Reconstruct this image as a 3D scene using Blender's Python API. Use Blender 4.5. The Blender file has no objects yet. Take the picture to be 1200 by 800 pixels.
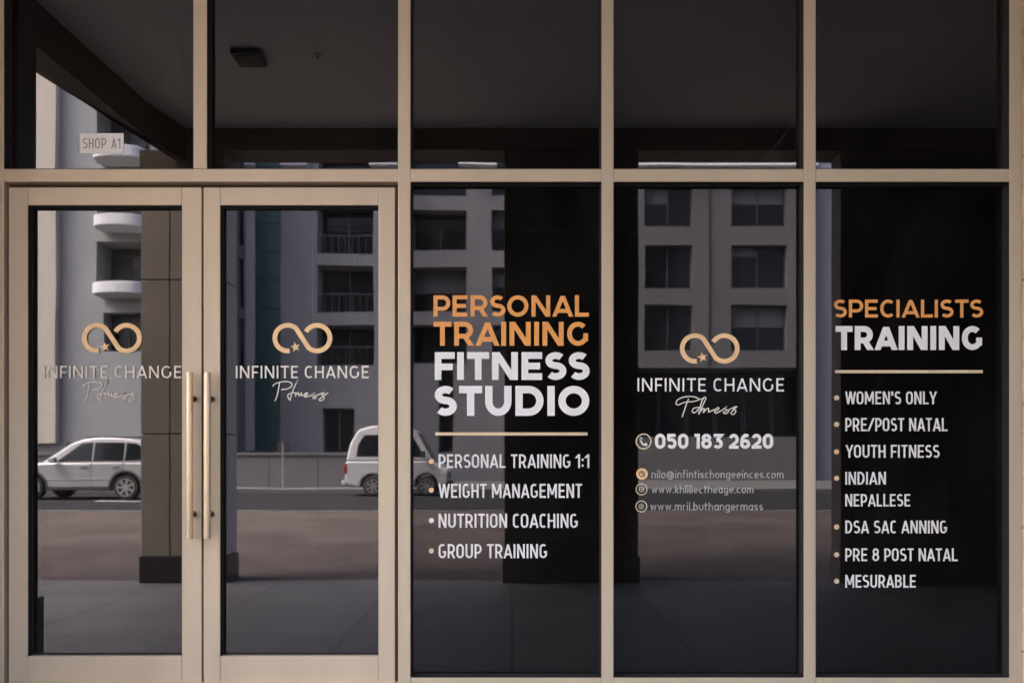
import bpy, math, random
from mathutils import Vector
random.seed(7)
R = math.radians
scene = bpy.context.scene
col = scene.collection

# ------------------------------------------------------------------ camera
FOC = 920.0           # focal length in photo pixels (1200 wide)
CAM_D = 3.8           # metres from the face of the frame (y = 0)
HZ = 540.0            # horizon row
ZC = 0.19 + (800 - HZ) / FOC * CAM_D
cam_d = bpy.data.cameras.new('camera')
cam = bpy.data.objects.new('camera', cam_d); col.objects.link(cam)
cam.location = (0, -CAM_D, ZC); cam.rotation_euler = (R(90), 0, 0)
cam_d.sensor_width = 36; cam_d.lens = 36 * FOC / 1200
cam_d.shift_y = (HZ - 400) / 1200
cam_d.clip_start = 0.02; cam_d.clip_end = 2000
scene.camera = cam

# ------------------------------------------------------------------ sky, sun, exposure
SUN_DIR = Vector((-0.60, 0.20, 0.80)).normalized()      # towards the sun: high, from the left, a little behind the shop
w = bpy.data.worlds.new('World'); scene.world = w; w.use_nodes = True
nt = w.node_tree
sky = nt.nodes.new('ShaderNodeTexSky'); sky.sky_type = 'NISHITA'; sky.sun_disc = False
sky.sun_elevation = math.asin(SUN_DIR.z); sky.sun_rotation = math.atan2(SUN_DIR.x, SUN_DIR.y)
sky.dust_density = 6.0; sky.air_density = 0.55; sky.ozone_density = 0.3
bg = nt.nodes['Background']; bg.inputs['Strength'].default_value = 0.15
nt.links.new(sky.outputs['Color'], bg.inputs['Color'])
sd = bpy.data.lights.new('sun', 'SUN'); sd.energy = 1.1; sd.angle = R(16); sd.color = (1, 0.90, 0.78)
so = bpy.data.objects.new('sun', sd); col.objects.link(so)
so.rotation_euler = SUN_DIR.to_track_quat('Z', 'Y').to_euler(); so.location = (0, 0, 40)
vs = scene.view_settings
vs.view_transform = 'Standard'; vs.look = 'None'; vs.gamma = 1.0; vs.exposure = 4.38; vs.use_curve_mapping = False
scene.render.engine = 'CYCLES'
scene.cycles.use_denoising = True
scene.cycles.max_bounces = 10; scene.cycles.diffuse_bounces = 6; scene.cycles.glossy_bounces = 6
scene.cycles.transparent_max_bounces = 12
scene.cycles.caustics_reflective = False; scene.cycles.caustics_refractive = False
scene.cycles.sample_clamp_indirect = 6.0

# ------------------------------------------------------------------ helpers
GL = 0.05                                        # outer glass plane
def pt(x, y, dist=CAM_D):                        # a point in front of the lens: photo pixel + distance
    return ((x - 600) / FOC * dist, dist - CAM_D, ZC + (HZ - y) / FOC * dist)
def mx(x, D): return (x - 600) / FOC * D          # the street across: pixel of its reflection + folded distance
def mz(y, D): return ZC + (HZ - y) / FOC * D
def my(D): return 2 * GL + CAM_D - D

def tag(o, label=None, cat=None, group=None, kind=None):
    if label: o['label'] = label
    if cat: o['category'] = cat
    if group: o['group'] = group
    if kind: o['kind'] = kind
    return o
def empty(name, loc=(0, 0, 0), rz=0, parent=None):
    o = bpy.data.objects.new(name, None); col.objects.link(o)
    o.location = loc; o.rotation_euler = (0, 0, rz); o.empty_display_size = 0.1
    if parent: o.parent = parent
    return o
class MB:
    def __init__(s): s.v = []; s.f = []
    def quad(s, *p):
        n = len(s.v); s.v += [tuple(q) for q in p]; s.f.append(tuple(range(n, n + len(p)))); return s
    def box(s, x0, x1, y0, y1, z0, z1):
        x0, x1 = sorted((x0, x1)); y0, y1 = sorted((y0, y1)); z0, z1 = sorted((z0, z1))
        n = len(s.v)
        s.v += [(x0,y0,z0),(x1,y0,z0),(x1,y1,z0),(x0,y1,z0),(x0,y0,z1),(x1,y0,z1),(x1,y1,z1),(x0,y1,z1)]
        s.f += [(n,n+3,n+2,n+1),(n+4,n+5,n+6,n+7),(n,n+1,n+5,n+4),(n+1,n+2,n+6,n+5),(n+2,n+3,n+7,n+6),(n+3,n,n+4,n+7)]
        return s
    def prism(s, poly, f0, f1):                  # poly: 2-D points; f0/f1 map a 2-D point to 3-D
        n = len(s.v); k = len(poly)
        s.v += [f0(*p) for p in poly] + [f1(*p) for p in poly]
        s.f += [tuple(range(n, n + k)), tuple(range(n + 2*k - 1, n + k - 1, -1))]
        s.f += [(n+i, n+k+i, n+k+(i+1) % k, n+(i+1) % k) for i in range(k)]
        return s
    def tube(s, a, b, r, seg=14, r2=None, cap=True):
        a = Vector(a); b = Vector(b); d = (b - a).normalized(); r2 = r if r2 is None else r2
        u = d.orthogonal().normalized(); v = d.cross(u); n = len(s.v)
        for p, rr in ((a, r), (b, r2)):
            for i in range(seg):
                t = 2 * math.pi * i / seg
                s.v.append(tuple(p + u * math.cos(t) * rr + v * math.sin(t) * rr))
        s.f += [(n+i, n+(i+1) % seg, n+seg+(i+1) % seg, n+seg+i) for i in range(seg)]
        if cap: s.f += [tuple(range(n+seg-1, n-1, -1)), tuple(range(n+seg, n+2*seg))]
        return s
    def build(s, name, m, parent=None, bevel=0, smooth=False, seg=2, loc=None):
        me = bpy.data.meshes.new(name); me.from_pydata(s.v, [], s.f); me.materials.append(m); me.update()
        import bmesh
        bm = bmesh.new(); bm.from_mesh(me); bmesh.ops.recalc_face_normals(bm, faces=bm.faces); bm.to_mesh(me); bm.free()
        if smooth:
            for p in me.polygons: p.use_smooth = True
        o = bpy.data.objects.new(name, me); col.objects.link(o)
        if parent: o.parent = parent
        if loc: o.location = loc
        if bevel:
            b = o.modifiers.new('bevel', 'BEVEL'); b.width = bevel; b.segments = seg; b.limit_method = 'ANGLE'; b.angle_limit = R(35)
        return o
def copy_tree(o, parent=None):
    c = o.copy(); col.objects.link(c); c.parent = parent
    for ch in list(o.children): copy_tree(ch, c)
    return c

# ------------------------------------------------------------------ materials
def mat(name, c, rough=0.6, metal=0.0, var=0.0, vscale=4.0, bump=0.0, bscale=60.0, stretch=(1,1,1), spec=0.5):
    m = bpy.data.materials.new(name); m.use_nodes = True
    t = m.node_tree; b = t.nodes['Principled BSDF']
    b.inputs['Base Color'].default_value = (*c, 1); b.inputs['Roughness'].default_value = rough
    b.inputs['Metallic'].default_value = metal; b.inputs['Specular IOR Level'].default_value = spec
    tc = t.nodes.new('ShaderNodeTexCoord'); mp = t.nodes.new('ShaderNodeMapping'); mp.inputs['Scale'].default_value = stretch
    t.links.new(tc.outputs['Object'], mp.inputs['Vector'])
    if var:
        n = t.nodes.new('ShaderNodeTexNoise'); n.inputs['Scale'].default_value = vscale; n.inputs['Detail'].default_value = 6
        n.inputs['Roughness'].default_value = 0.65
        t.links.new(mp.outputs['Vector'], n.inputs['Vector'])
        r = t.nodes.new('ShaderNodeMapRange'); r.inputs['From Min'].default_value = 0.25; r.inputs['From Max'].default_value = 0.75
        r.inputs['To Min'].default_value = 1 - var; r.inputs['To Max'].default_value = 1 + var
        t.links.new(n.outputs['Fac'], r.inputs['Value'])
        mu = t.nodes.new('ShaderNodeMix'); mu.data_type = 'RGBA'; mu.blend_type = 'MULTIPLY'; mu.inputs[0].default_value = 1
        mu.inputs[6].default_value = (*c, 1); t.links.new(r.outputs['Result'], mu.inputs[7]); t.links.new(mu.outputs[2], b.inputs['Base Color'])
        r2 = t.nodes.new('ShaderNodeMapRange'); r2.inputs['To Min'].default_value = max(rough - 0.08, 0.02); r2.inputs['To Max'].default_value = min(rough + 0.08, 1)
        t.links.new(n.outputs['Fac'], r2.inputs['Value']); t.links.new(r2.outputs['Result'], b.inputs['Roughness'])
    if bump:
        n2 = t.nodes.new('ShaderNodeTexNoise'); n2.inputs['Scale'].default_value = bscale; n2.inputs['Detail'].default_value = 4
        t.links.new(mp.outputs['Vector'], n2.inputs['Vector'])
        bp = t.nodes.new('ShaderNodeBump'); bp.inputs['Strength'].default_value = bump; bp.inputs['Distance'].default_value = 0.01
        t.links.new(n2.outputs['Fac'], bp.inputs['Height']); t.links.new(bp.outputs['Normal'], b.inputs['Normal'])
    return m
def glass_mat(name, ior, tint, wav=0.045):
    m = bpy.data.materials.new(name); m.use_nodes = True; t = m.node_tree; t.nodes.clear()
    out = t.nodes.new('ShaderNodeOutputMaterial'); mix = t.nodes.new('ShaderNodeMixShader')
    tr = t.nodes.new('ShaderNodeBsdfTransparent'); tr.inputs['Color'].default_value = (*tint, 1)
    gl = t.nodes.new('ShaderNodeBsdfGlossy'); gl.inputs['Roughness'].default_value = 0.017; gl.inputs['Color'].default_value = (0.97, 0.97, 1, 1)
    fr = t.nodes.new('ShaderNodeFresnel'); fr.inputs['IOR'].default_value = ior
    tc = t.nodes.new('ShaderNodeTexCoord'); n = t.nodes.new('ShaderNodeTexNoise'); n.inputs['Scale'].default_value = 1.6; n.inputs['Detail'].default_value = 1
    bp = t.nodes.new('ShaderNodeBump'); bp.inputs['Strength'].default_value = 1.0; bp.inputs['Distance'].default_value = wav * 0.01
    t.links.new(tc.outputs['Object'], n.inputs['Vector']); t.links.new(n.outputs['Fac'], bp.inputs['Height'])
    t.links.new(bp.outputs['Normal'], gl.inputs['Normal'])
    t.links.new(fr.outputs['Fac'], mix.inputs['Fac']); t.links.new(tr.outputs[0], mix.inputs[1]); t.links.new(gl.outputs[0], mix.inputs[2])
    df = t.nodes.new('ShaderNodeBsdfDiffuse'); df.inputs['Color'].default_value = (0.6, 0.57, 0.53, 1)
    n2 = t.nodes.new('ShaderNodeTexNoise'); n2.inputs['Scale'].default_value = 3.0; n2.inputs['Detail'].default_value = 7; n2.inputs['Roughness'].default_value = 0.7
    mp = t.nodes.new('ShaderNodeMapping'); mp.inputs['Scale'].default_value = (1, 1, 0.45); mp.inputs['Rotation'].default_value = (0, 0.3, 0)
    t.links.new(tc.outputs['Object'], mp.inputs['Vector']); t.links.new(mp.outputs['Vector'], n2.inputs['Vector'])
    rg = t.nodes.new('ShaderNodeMapRange'); rg.inputs['From Min'].default_value = 0.4; rg.inputs['From Max'].default_value = 0.75
    rg.inputs['To Min'].default_value = 0.003; rg.inputs['To Max'].default_value = 0.014
    t.links.new(n2.outputs['Fac'], rg.inputs['Value'])
    mx2 = t.nodes.new('ShaderNodeMixShader'); t.links.new(rg.outputs['Result'], mx2.inputs['Fac'])
    t.links.new(mix.outputs[0], mx2.inputs[1]); t.links.new(df.outputs[0], mx2.inputs[2])
    t.links.new(mx2.outputs[0], out.inputs['Surface'])
    return m
def paving_mat(name, c1, c2, mortar, scale, bw, rh, mort=0.012, rough=0.7, offs=0.5, spec=0.4):
    m = bpy.data.materials.new(name); m.use_nodes = True; t = m.node_tree; b = t.nodes['Principled BSDF']
    tc = t.nodes.new('ShaderNodeTexCoord'); br = t.nodes.new('ShaderNodeTexBrick')
    br.inputs['Scale'].default_value = scale; br.inputs['Brick Width'].default_value = bw; br.inputs['Row Height'].default_value = rh
    br.inputs['Mortar Size'].default_value = mort; br.offset = offs
    br.inputs['Color1'].default_value = (*c1, 1); br.inputs['Color2'].default_value = (*c2, 1); br.inputs['Mortar'].default_value = (*mortar, 1)
    t.links.new(tc.outputs['Object'], br.inputs['Vector'])
    n = t.nodes.new('ShaderNodeTexNoise'); n.inputs['Scale'].default_value = 0.8; n.inputs['Detail'].default_value = 8
    t.links.new(tc.outputs['Object'], n.inputs['Vector'])
    r = t.nodes.new('ShaderNodeMapRange'); r.inputs['From Min'].default_value = .3; r.inputs['From Max'].default_value = .7
    r.inputs['To Min'].default_value = 0.75; r.inputs['To Max'].default_value = 1.2; t.links.new(n.outputs['Fac'], r.inputs['Value'])
    mu = t.nodes.new('ShaderNodeMix'); mu.data_type = 'RGBA'; mu.blend_type = 'MULTIPLY'; mu.inputs[0].default_value = 1
    t.links.new(br.outputs['Color'], mu.inputs[6]); t.links.new(r.outputs['Result'], mu.inputs[7]); t.links.new(mu.outputs[2], b.inputs['Base Color'])
    b.inputs['Roughness'].default_value = rough; b.inputs['Specular IOR Level'].default_value = spec
    bp = t.nodes.new('ShaderNodeBump'); bp.inputs['Strength'].default_value = 0.4; bp.inputs['Distance'].default_value = 0.004; bp.invert = True
    t.links.new(br.outputs['Fac'], bp.inputs['Height']); t.links.new(bp.outputs['Normal'], b.inputs['Normal'])
    return m

M = {
 'frame':   mat('champagne_aluminium', (0.60, 0.495, 0.345), 0.46, 0.25, 0.08, 3.0, 0.03, 300, (1, 1, 0.15)),
 'handle':  mat('brushed_gold_bar', (0.92, 0.73, 0.47), 0.38, 0.45, 0.04, 6, 0.0, 200, (1, 1, 0.1)),
 'fixing':  mat('bronze_fixing', (0.22, 0.15, 0.09), 0.4, 0.8),
 'gasket':  mat('black_gasket', (0.012, 0.009, 0.007), 0.7),
 'rebate':  mat('bronze_rebate', (0.075, 0.048, 0.03), 0.6, 0.2),
 'glass':   glass_mat('tinted_shop_glass', 1.95, (0.16, 0.15, 0.14)),
 'filmglass': glass_mat('dark_film_glass', 1.66, (0.10, 0.095, 0.09)),
 'dark_room': mat('dark_room_paint', (0.03, 0.028, 0.027), 0.8, 0, 0.1, 2),
 'orange':  mat('orange_vinyl', (0.87, 0.38, 0.095), 0.5, 0, 0.05, 30),
 'white':   mat('white_vinyl', (0.90, 0.885, 0.83), 0.5, 0, 0.03, 30),
 'offwhite': mat('offwhite_vinyl', (0.80, 0.785, 0.73), 0.5, 0, 0.03, 30),
 'small':   mat('grey_vinyl', (0.46, 0.45, 0.42), 0.5),
 'gold':    mat('gold_vinyl', (0.93, 0.62, 0.31), 0.40, 0.1, 0.12, 14),
 'palegold': mat('pale_gold_vinyl', (0.78, 0.62, 0.38), 0.42, 0.1, 0.08, 20),
 'cream':   mat('cream_vinyl', (0.86, 0.80, 0.66), 0.5),
 'sign':    mat('white_sign', (0.93, 0.92, 0.88), 0.55, 0, 0.03, 20),
 'signtext': mat('grey_sign_print', (0.33, 0.32, 0.31), 0.6),
 'stone':   mat('beige_stone_cladding', (0.62, 0.49, 0.36), 0.7, 0, 0.09, 5, 0.1, 90),
 'soffit':  mat('soffit_paint', (0.53, 0.53, 0.525), 0.85, 0, 0.05, 0.7),
 'beam':    mat('dark_brown_beam', (0.12, 0.096, 0.074), 0.75, 0, 0.08, 1.5),
 'column':  mat('taupe_stone_column', (0.55, 0.495, 0.435), 0.6, 0, 0.10, 2.5, 0.05, 80),
 'plinth':  mat('dark_granite', (0.055, 0.05, 0.05), 0.35, 0, 0.2, 40),
 'darkstone': mat('dark_stone', (0.10, 0.085, 0.07), 0.45, 0, 0.25, 30),
 'asphalt': mat('asphalt', (0.026, 0.026, 0.0285), 0.9, 0, 0.25, 0.6, 0.3, 120, spec=0.04),
 'kerb':    mat('kerb_concrete', (0.09, 0.088, 0.085), 0.8, 0, 0.12, 2, 0.2, 60),
 'paint':   mat('road_paint', (0.62, 0.62, 0.6), 0.7, 0, 0.12, 6),
 'ground':  mat('sandy_ground', (0.30, 0.25, 0.19), 0.9, 0, 0.2, 0.2),
 'concrete': mat('pale_pavement', (0.10, 0.097, 0.098), 0.85, 0, 0.15, 0.7),
 'ownwall': mat('beige_render', (0.50, 0.42, 0.33), 0.8, 0, 0.06, 0.5),
 'wallA':   mat('grey_white_render', (0.235, 0.24, 0.245), 0.85, 0, 0.09, 0.7, stretch=(1, 1, 0.2)),
 'wallA2':  mat('cream_render', (0.40, 0.365, 0.31), 0.85, 0, 0.07, 0.7, stretch=(1, 1, 0.2)),
 'white_r': mat('white_render', (0.50, 0.50, 0.51), 0.8, 0, 0.04, 0.5),
 'wallB':   mat('mid_grey_render', (0.185, 0.18, 0.19), 0.85, 0, 0.13, 0.8, stretch=(1, 1, 0.2)),
 'lowwall': mat('grey_boundary_render', (0.105, 0.10, 0.105), 0.85, 0, 0.15, 1.2),
 'wallB2':  mat('light_grey_pilaster', (0.33, 0.32, 0.33), 0.85, 0, 0.05, 0.4),
 'wallC':   mat('grey_render', (0.11, 0.105, 0.108), 0.85, 0, 0.13, 0.8, stretch=(1, 1, 0.2)),
 'wallD':   mat('blue_grey_render', (0.24, 0.25, 0.285), 0.85, 0, 0.06, 0.3),
 'recess':  mat('dark_recess_paint', (0.06, 0.058, 0.06), 0.85, 0, 0.1, 0.4),
 'teal':    mat('teal_panel', (0.0075, 0.045, 0.048), 0.35, 0, 0.15, 0.3),
 'blind': mat('grey_blind', (0.10, 0.10, 0.105), 0.8, 0, 0.2, 6, stretch=(1, 1, 8)),
 'winframe': mat('dark_window_frame', (0.045, 0.045, 0.05), 0.5),
 'winglass': mat('dark_window_glass', (0.010, 0.011, 0.013), 0.10, 0, spec=0.22),
 'carwhite': mat('pearl_white_paint', (0.29, 0.295, 0.31), 0.25, 0.1),
 'vanwhite': mat('white_van_paint', (0.38, 0.38, 0.39), 0.3, 0.0),
 'carglass': mat('car_glass', (0.008, 0.009, 0.011), 0.08, spec=0.22),
 'rubber':  mat('tyre_rubber', (0.015, 0.015, 0.015), 0.8),
 'rim':     mat('alloy_rim', (0.5, 0.5, 0.52), 0.3, 0.8),
 'trim':    mat('black_trim', (0.02, 0.02, 0.021), 0.5),
 'lamp_red': mat('red_lamp_lens', (0.25, 0.01, 0.01), 0.2),
 'lamp_clear': mat('clear_lamp_lens', (0.6, 0.62, 0.65), 0.1),
 'metal':   mat('galvanised_metal', (0.3, 0.3, 0.31), 0.5, 0.6),
}
M['floor'] = paving_mat('arcade_floor_tiles', (0.104, 0.103, 0.106), (0.094, 0.093, 0.096), (0.04, 0.04, 0.04), 1.0, 1.2, 0.6, 0.011, 0.55, 0.0)
M['brick'] = paving_mat('red_block_paving', (0.098, 0.076, 0.071), (0.078, 0.063, 0.06), (0.05, 0.045, 0.042), 1.0, 0.22, 0.11, 0.008, 0.9, spec=0.1)

# ------------------------------------------------------------------ the setting: ground, arcade, road
CY = my(8.17)                                    # inner face of the column line
def struct(name, mb, m, **k): return tag(mb.build(name, m, **k), kind='structure')
KY, RZ = -12.7, 0.10                             # near kerb line, road level
struct('ground', MB().quad((-600, -700, -0.45), (600, -700, -0.45), (600, 500, -0.45), (-600, 500, -0.45)), M['ground'])
struct('arcade_floor', MB().box(-14, 14, -4.42, 0.0, -0.3, 0.0), M['floor'])
p = MB(); p.prism([(-4.424, -0.3), (-4.424, -0.004), (KY, 0.2), (KY, -0.3)], lambda y, z: (-70, y, z), lambda y, z: (70, y, z))
struct('block_paving', p, M['brick'])
kb = empty('kerb'); tag(kb, kind='structure')
for i in range(-20, 21):
    MB().box(i*1.0 + 0.004, i*1.0 + 0.996, KY - 0.002, KY - 0.15, -0.2, 0.215).build('kerb_stone', M['kerb'], kb, bevel=0.012)
struct('road', MB().box(-120, 120, KY - 0.152, -25.0, -0.3, RZ), M['asphalt'])
for i in range(-8, -1):
    tag(MB().box(i*6.0, i*6.0 + 3.0, -18.65, -18.8, RZ + 0.0, RZ + 0.006).build('lane_marking', M['paint']), kind='structure')
kb2 = empty('far_kerb'); tag(kb2, kind='structure')
for i in range(-30, 31):
    MB().box(i*1.0 + 0.004, i*1.0 + 0.996, -25.002, -25.15, -0.2, 0.24).build('kerb_stone', M['kerb'], kb2, bevel=0.012)
struct('far_pavement', MB().box(-120, 120, -25.152, -80, -0.3, 0.23), M['concrete'])

# soffit, beams and the mass of the building over the arcade
SOF = mz(150, 8.17); BB = mz(176, 8.17)
outer = [(-4.35, 0.3), (-3.83, my(6.2)), (-3.43, my(7.98)), (-3.38, CY - 0.6)]
poly = outer + [(16, CY - 0.6), (16, 0.3)]
b = MB(); b.prism(poly, lambda x, y: (x, y, SOF), lambda x, y: (x, y, 23.0))
own = b.build('shop_building_upper_floors', M['soffit'])
tag(own, 'pale soffit and upper floors of the shop building over the arcade', 'building')
def beam(name, poly, z0, z1, label):
    m = MB(); m.prism(poly, lambda x, y: (x, y, z0), lambda x, y: (x, y, z1))
    return tag(m.build(name, M['beam']), label, 'beam')
beam('front_beam', [(-3.49, CY), (16, CY), (16, CY - 0.34), (-3.41, CY - 0.34)], BB, SOF - 0.002, 'dark brown beam along the arcade column line, seen in the upper glass')
beam('side_beam', [(-3.62, -1.1), (-3.50, CY + 0.004), (-3.385, CY + 0.004), (-3.45, my(7.98)), (-3.85, my(6.2)), (-4.1, -1.1)][::-1], 4.385, SOF - 0.002,
     'dark sloping-edge beam at the open left end of the arcade ceiling')
def pillar(name, x0, x1, z1, m, label, base=0.28, ex=0.03, joints=True, dep=0.98, ychange=CY):
    t = empty(name, ((x0 + x1) / 2, ychange - dep / 2, 0)); tag(t, label, 'pillar')
    hw = (x1 - x0) / 2; hd = dep / 2
    MB().box(-hw - ex, hw + ex, -hd - ex, hd + ex, 0.0, base).build('plinth', M['plinth'] if m != M['darkstone'] else M['darkstone'], t, bevel=0.01)
    z = base + 0.002; k = 0
    hs = [1.27, 1.6, 1.5] if joints else [z1]
    while z < z1 - 0.01:
        h = min(hs[min(k, len(hs) - 1)] if joints else z1, z1 - z)
        if joints:
            xs = -hw + 0.35 * (x1 - x0)
            MB().box(-hw, xs - 0.006, -hd, hd, z, z + h - 0.014).build('stone_panel', m, t, bevel=0.004)
            MB().box(xs + 0.006, hw, -hd, hd, z, z + h - 0.014).build('stone_panel', m, t, bevel=0.004)
        else:
            MB().box(-hw, hw, -hd, hd, z, z + h - 0.004).build('stone_panel', m, t, bevel=0.006)
        z += h; k += 1
    if joints: MB().box(-hw - 0.01, hw + 0.01, -hd - 0.01, hd + 0.01, mz(200, 8.17), z1).build('capital', M['beam'], t)
    if joints: MB().box(-hw + 0.02, hw - 0.02, -hd + 0.02, hd - 0.02, base, z1 - 0.01).build('core', M['gasket'], t)
    return t
pillar('arcade_column', mx(165, 8.17), mx(262, 8.17), BB - 0.004, M['column'], 'taupe stone panelled column with dark plinth, mirrored in the left door', dep=0.38, ex=0.02)
pillar('arcade_column', mx(591, 8.17), mx(748, 8.17), BB - 0.004, M['darkstone'], 'dark stone pillar mirrored between the two middle windows', joints=False, dep=0.4, ex=0.02)  # this pillar and the next are darker all over than the first column
pillar('arcade_column', mx(985, 8.17), mx(1260, 8.17), BB - 0.004, M['darkstone'], 'wide dark stone pillar mirrored in the rightmost window', joints=False, dep=0.24, ex=0.01)
pillar('wall_pier', -3.46, mx(43, 4.9), SOF - 0.004, M['darkstone'], 'dark stone pier projecting from the wall just left of the doors', base=0.42, ex=0.03, joints=False, dep=1.0, ychange=my(4.9) + 1.0)
# recessed square ceiling light
struct('added_end_wall', MB().box(7.6, 7.85, CY - 0.45, -0.03, 0.002, SOF - 0.003), M['beam'])  # wall added across the unseen right end to cut the light there
blocker = MB().box(-24, -4.31, 0.26, 11, 0, 26).build('added_sun_blocker', M['ownwall'])  # unseen mass added to stop sun entering the arcade's open left end
tag(blocker, 'beige wing added out of view left of the arcade to keep the sun out', 'building')
for i in range(6):
    for j in range(5):
        MB().box(-22.5 + 3.6*j, -20.7 + 3.6*j, 0.20, 0.257, 2.0 + 4*i, 3.9 + 4*i).build('window', M['winglass'], blocker)
lc = (mx(292, 6.7), my(6.7))
t = empty('ceiling_downlight', (lc[0], lc[1], SOF)); tag(t, 'small dark square ceiling fitting mirrored in the second upper pane', 'ceiling light')
MB().box(-0.12, 0.12, -0.12, 0.12, -0.05, -0.002).build('housing', M['trim'], t, bevel=0.006)
MB().box(-0.085, 0.085, -0.085, 0.085, -0.056, -0.052).build('lens', M['rebate'], t)

t = empty('sprinkler_head', (mx(372, 6.7), my(6.7), SOF)); tag(t, 'tiny round sprinkler head on the mirrored ceiling beside the square fitting', 'sprinkler')
MB().tube((0, 0, -0.002), (0, 0, -0.012), 0.04, 16).build('rose', M['soffit'], t); MB().tube((0, 0, -0.012), (0, 0, -0.03), 0.010, 10, 0.015).build('nozzle', M['fixing'], t)
# shop walls beside and above the front, and the dark room behind the glass
XL, XR = pt(-22, 0)[0], pt(1197.5, 0)[0]
ZT = pt(0, -262)[2]
wl = empty('wall_right'); tag(wl, kind='structure')
def zz(y): return pt(0, y)[2]
js = [183 + 145 * k for k in range(-4, 6)]
for xa, xb in ((XR + 0.004, XR + 0.9), (XR + 0.906, XR + 1.8), (XR + 1.806, XR + 2.7)):
    for a, c in zip(js[:-1], js[1:]):
        z0, z1 = max(zz(c), 0.002), min(zz(a), SOF - 0.004)
        if z1 - z0 > 0.05: MB().box(xa, xb, -0.022, 0.05, z0 + 0.003, z1 - 0.003).build('stone_panel', M['stone'], wl, bevel=0.003)
MB().box(XR + 0.006, 16, 0.052, 0.25, 0, SOF - 0.003).build('backing_wall', M['ownwall'], wl)
ll = empty('wall_left'); tag(ll, kind='structure')
MB().box(-4.3, XL - 0.004, -0.02, 0.25, 0, SOF - 0.003).build('backing_wall', M['ownwall'], ll)
struct('wall_above_front', MB().box(XL, XR, 0.0, 0.2, ZT + 0.004, SOF - 0.003), M['ownwall'])
r = MB(); x0, x1, y0, y1, z0, z1 = XL - 0.3, XR + 0.3, 0.26, 7.5, 0.12, SOF - 0.15
struct('shop_floor', MB().box(x0, x1, 0.16, y1, 0.02, z0), M['dark_room'])
struct('shop_ceiling', MB().box(x0, x1, y0, y1, z1, z1 + 0.1), M['dark_room'])
struct('shop_back_wall', MB().box(x0, x1, y1 + 0.002, y1 + 0.1, z0, z1), M['dark_room'])
struct('shop_side_wall', MB().box(x0 - 0.1, x0 - 0.002, y0, y1, z0, z1), M['dark_room'])
struct('shop_side_wall', MB().box(x1 + 0.002, x1 + 0.1, y0, y1, z0, z1), M['dark_room'])

# ------------------------------------------------------------------ shop front
sf = empty('shopfront', (0, 0, 0)); tag(sf, 'champagne aluminium shopfront frame with tinted panes around the doors', 'shopfront')
def pbox(x0, x1, y0, y1, ya, yb):                 # box whose front face covers photo pixels
    d = CAM_D + ya
    a = pt(x0, y0, d); b_ = pt(x1, y1, d)
    return MB().box(a[0], b_[0], ya, yb, b_[2], a[2])
TOP, BOT = -262, 812
def fr(name, x0, x1, y0, y1, ya=0.0, yb=0.14, m='frame', parent=sf, bev=0.0025):
    return pbox(x0, x1, y0, y1, ya, yb).build(name, M[m], parent, bevel=bev)
fr('jamb', -22, 4.5, TOP, BOT); fr('jamb', 1183, 1197.5, TOP, BOT)
MUL = [(466.5, 481), (705, 719), (942, 956)]
for a, c in MUL: fr('mullion', a, c, TOP, BOT)
fr('mullion', 226.5, 242.5, TOP, 197.6)
edges = [4.5] + [v for mm in MUL for v in mm] + [1183]
for a, c in zip(edges[::2], edges[1::2]):
    fr('transom', a + 0.15, c - 0.15, 198, 213, 0.001)
    fr('head_rail', a + 0.15, c - 0.15, TOP, TOP + 15, 0.001)
for a, c in ((481, 705), (719, 942), (956, 1183)): fr('bottom_rail', a + 0.15, c - 0.15, 793.5, BOT, 0.001)
fr('threshold', 4.65, 466.35, 800.5, BOT + 12, -0.02, 0.16)
fr('door_rebate', 4.7, 466.3, 213.1, 219.5, 0.045, 0.14, 'rebate')
fr('door_rebate', 4.7, 9.0, 219.6, 800, 0.045, 0.14, 'rebate')
fr('door_rebate', 462.5, 466.3, 219.6, 800, 0.02, 0.14, 'rebate')
struct('step', MB().box(XL, XR, -0.02, 0.155, 0.002, pt(0, 825)[2]), M['plinth'])
def pane(x0, x1, y0, y1, parent, ya=GL, lab=None, m='glass'):
    # slab of glass with a black gasket line round it; edges sit inside the frame
    d = CAM_D + ya
    a = pt(x0, y0); c = pt(x1, y1); g = 0.012
    o = MB().box(a[0] - g, c[0] + g, 0, 0.010, c[2] - g, a[2] + g).build('glass_pane', M[m], parent, loc=(0, ya, 0))
    if lab: o['label'] = lab
    gw = 0.006
    f = MB()
    f.box(a[0] - 0.001, a[0] + gw, -0.006, -0.0005, c[2], a[2]).box(c[0] - gw, c[0] + 0.001, -0.006, -0.0005, c[2], a[2])
    f.box(a[0] + gw, c[0] - gw, -0.006, -0.0005, a[2] - gw, a[2] + 0.001).box(a[0] + gw, c[0] - gw, -0.006, -0.0005, c[2] - 0.001, c[2] + gw)
    e = 0.0022; q = -0.0485 if ya == GL else -0.03
    f.box(a[0] + 0.0004, a[0] + e, q, -0.0062, c[2], a[2]).box(c[0] - e, c[0] - 0.0004, q, -0.0062, c[2], a[2])
    f.box(a[0] + e, c[0] - e, q, -0.0062, a[2] - e, a[2] - 0.0004).box(a[0] + e, c[0] - e, q, -0.0062, c[2] + 0.0004, c[2] + e)
    gk = f.build('gasket', M['gasket'], o)
    return o
for k, (a, c) in enumerate(((4.5, 226.5), (242.5, 466.5), (481, 705), (719, 942), (956, 1183))):
    pane(a, c, TOP + 15, 198, sf, m='glass')
for a, c in ((481, 705), (719, 942), (956, 1183)): pane(a, c, 213, 793.5, sf, m='filmglass')

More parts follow.
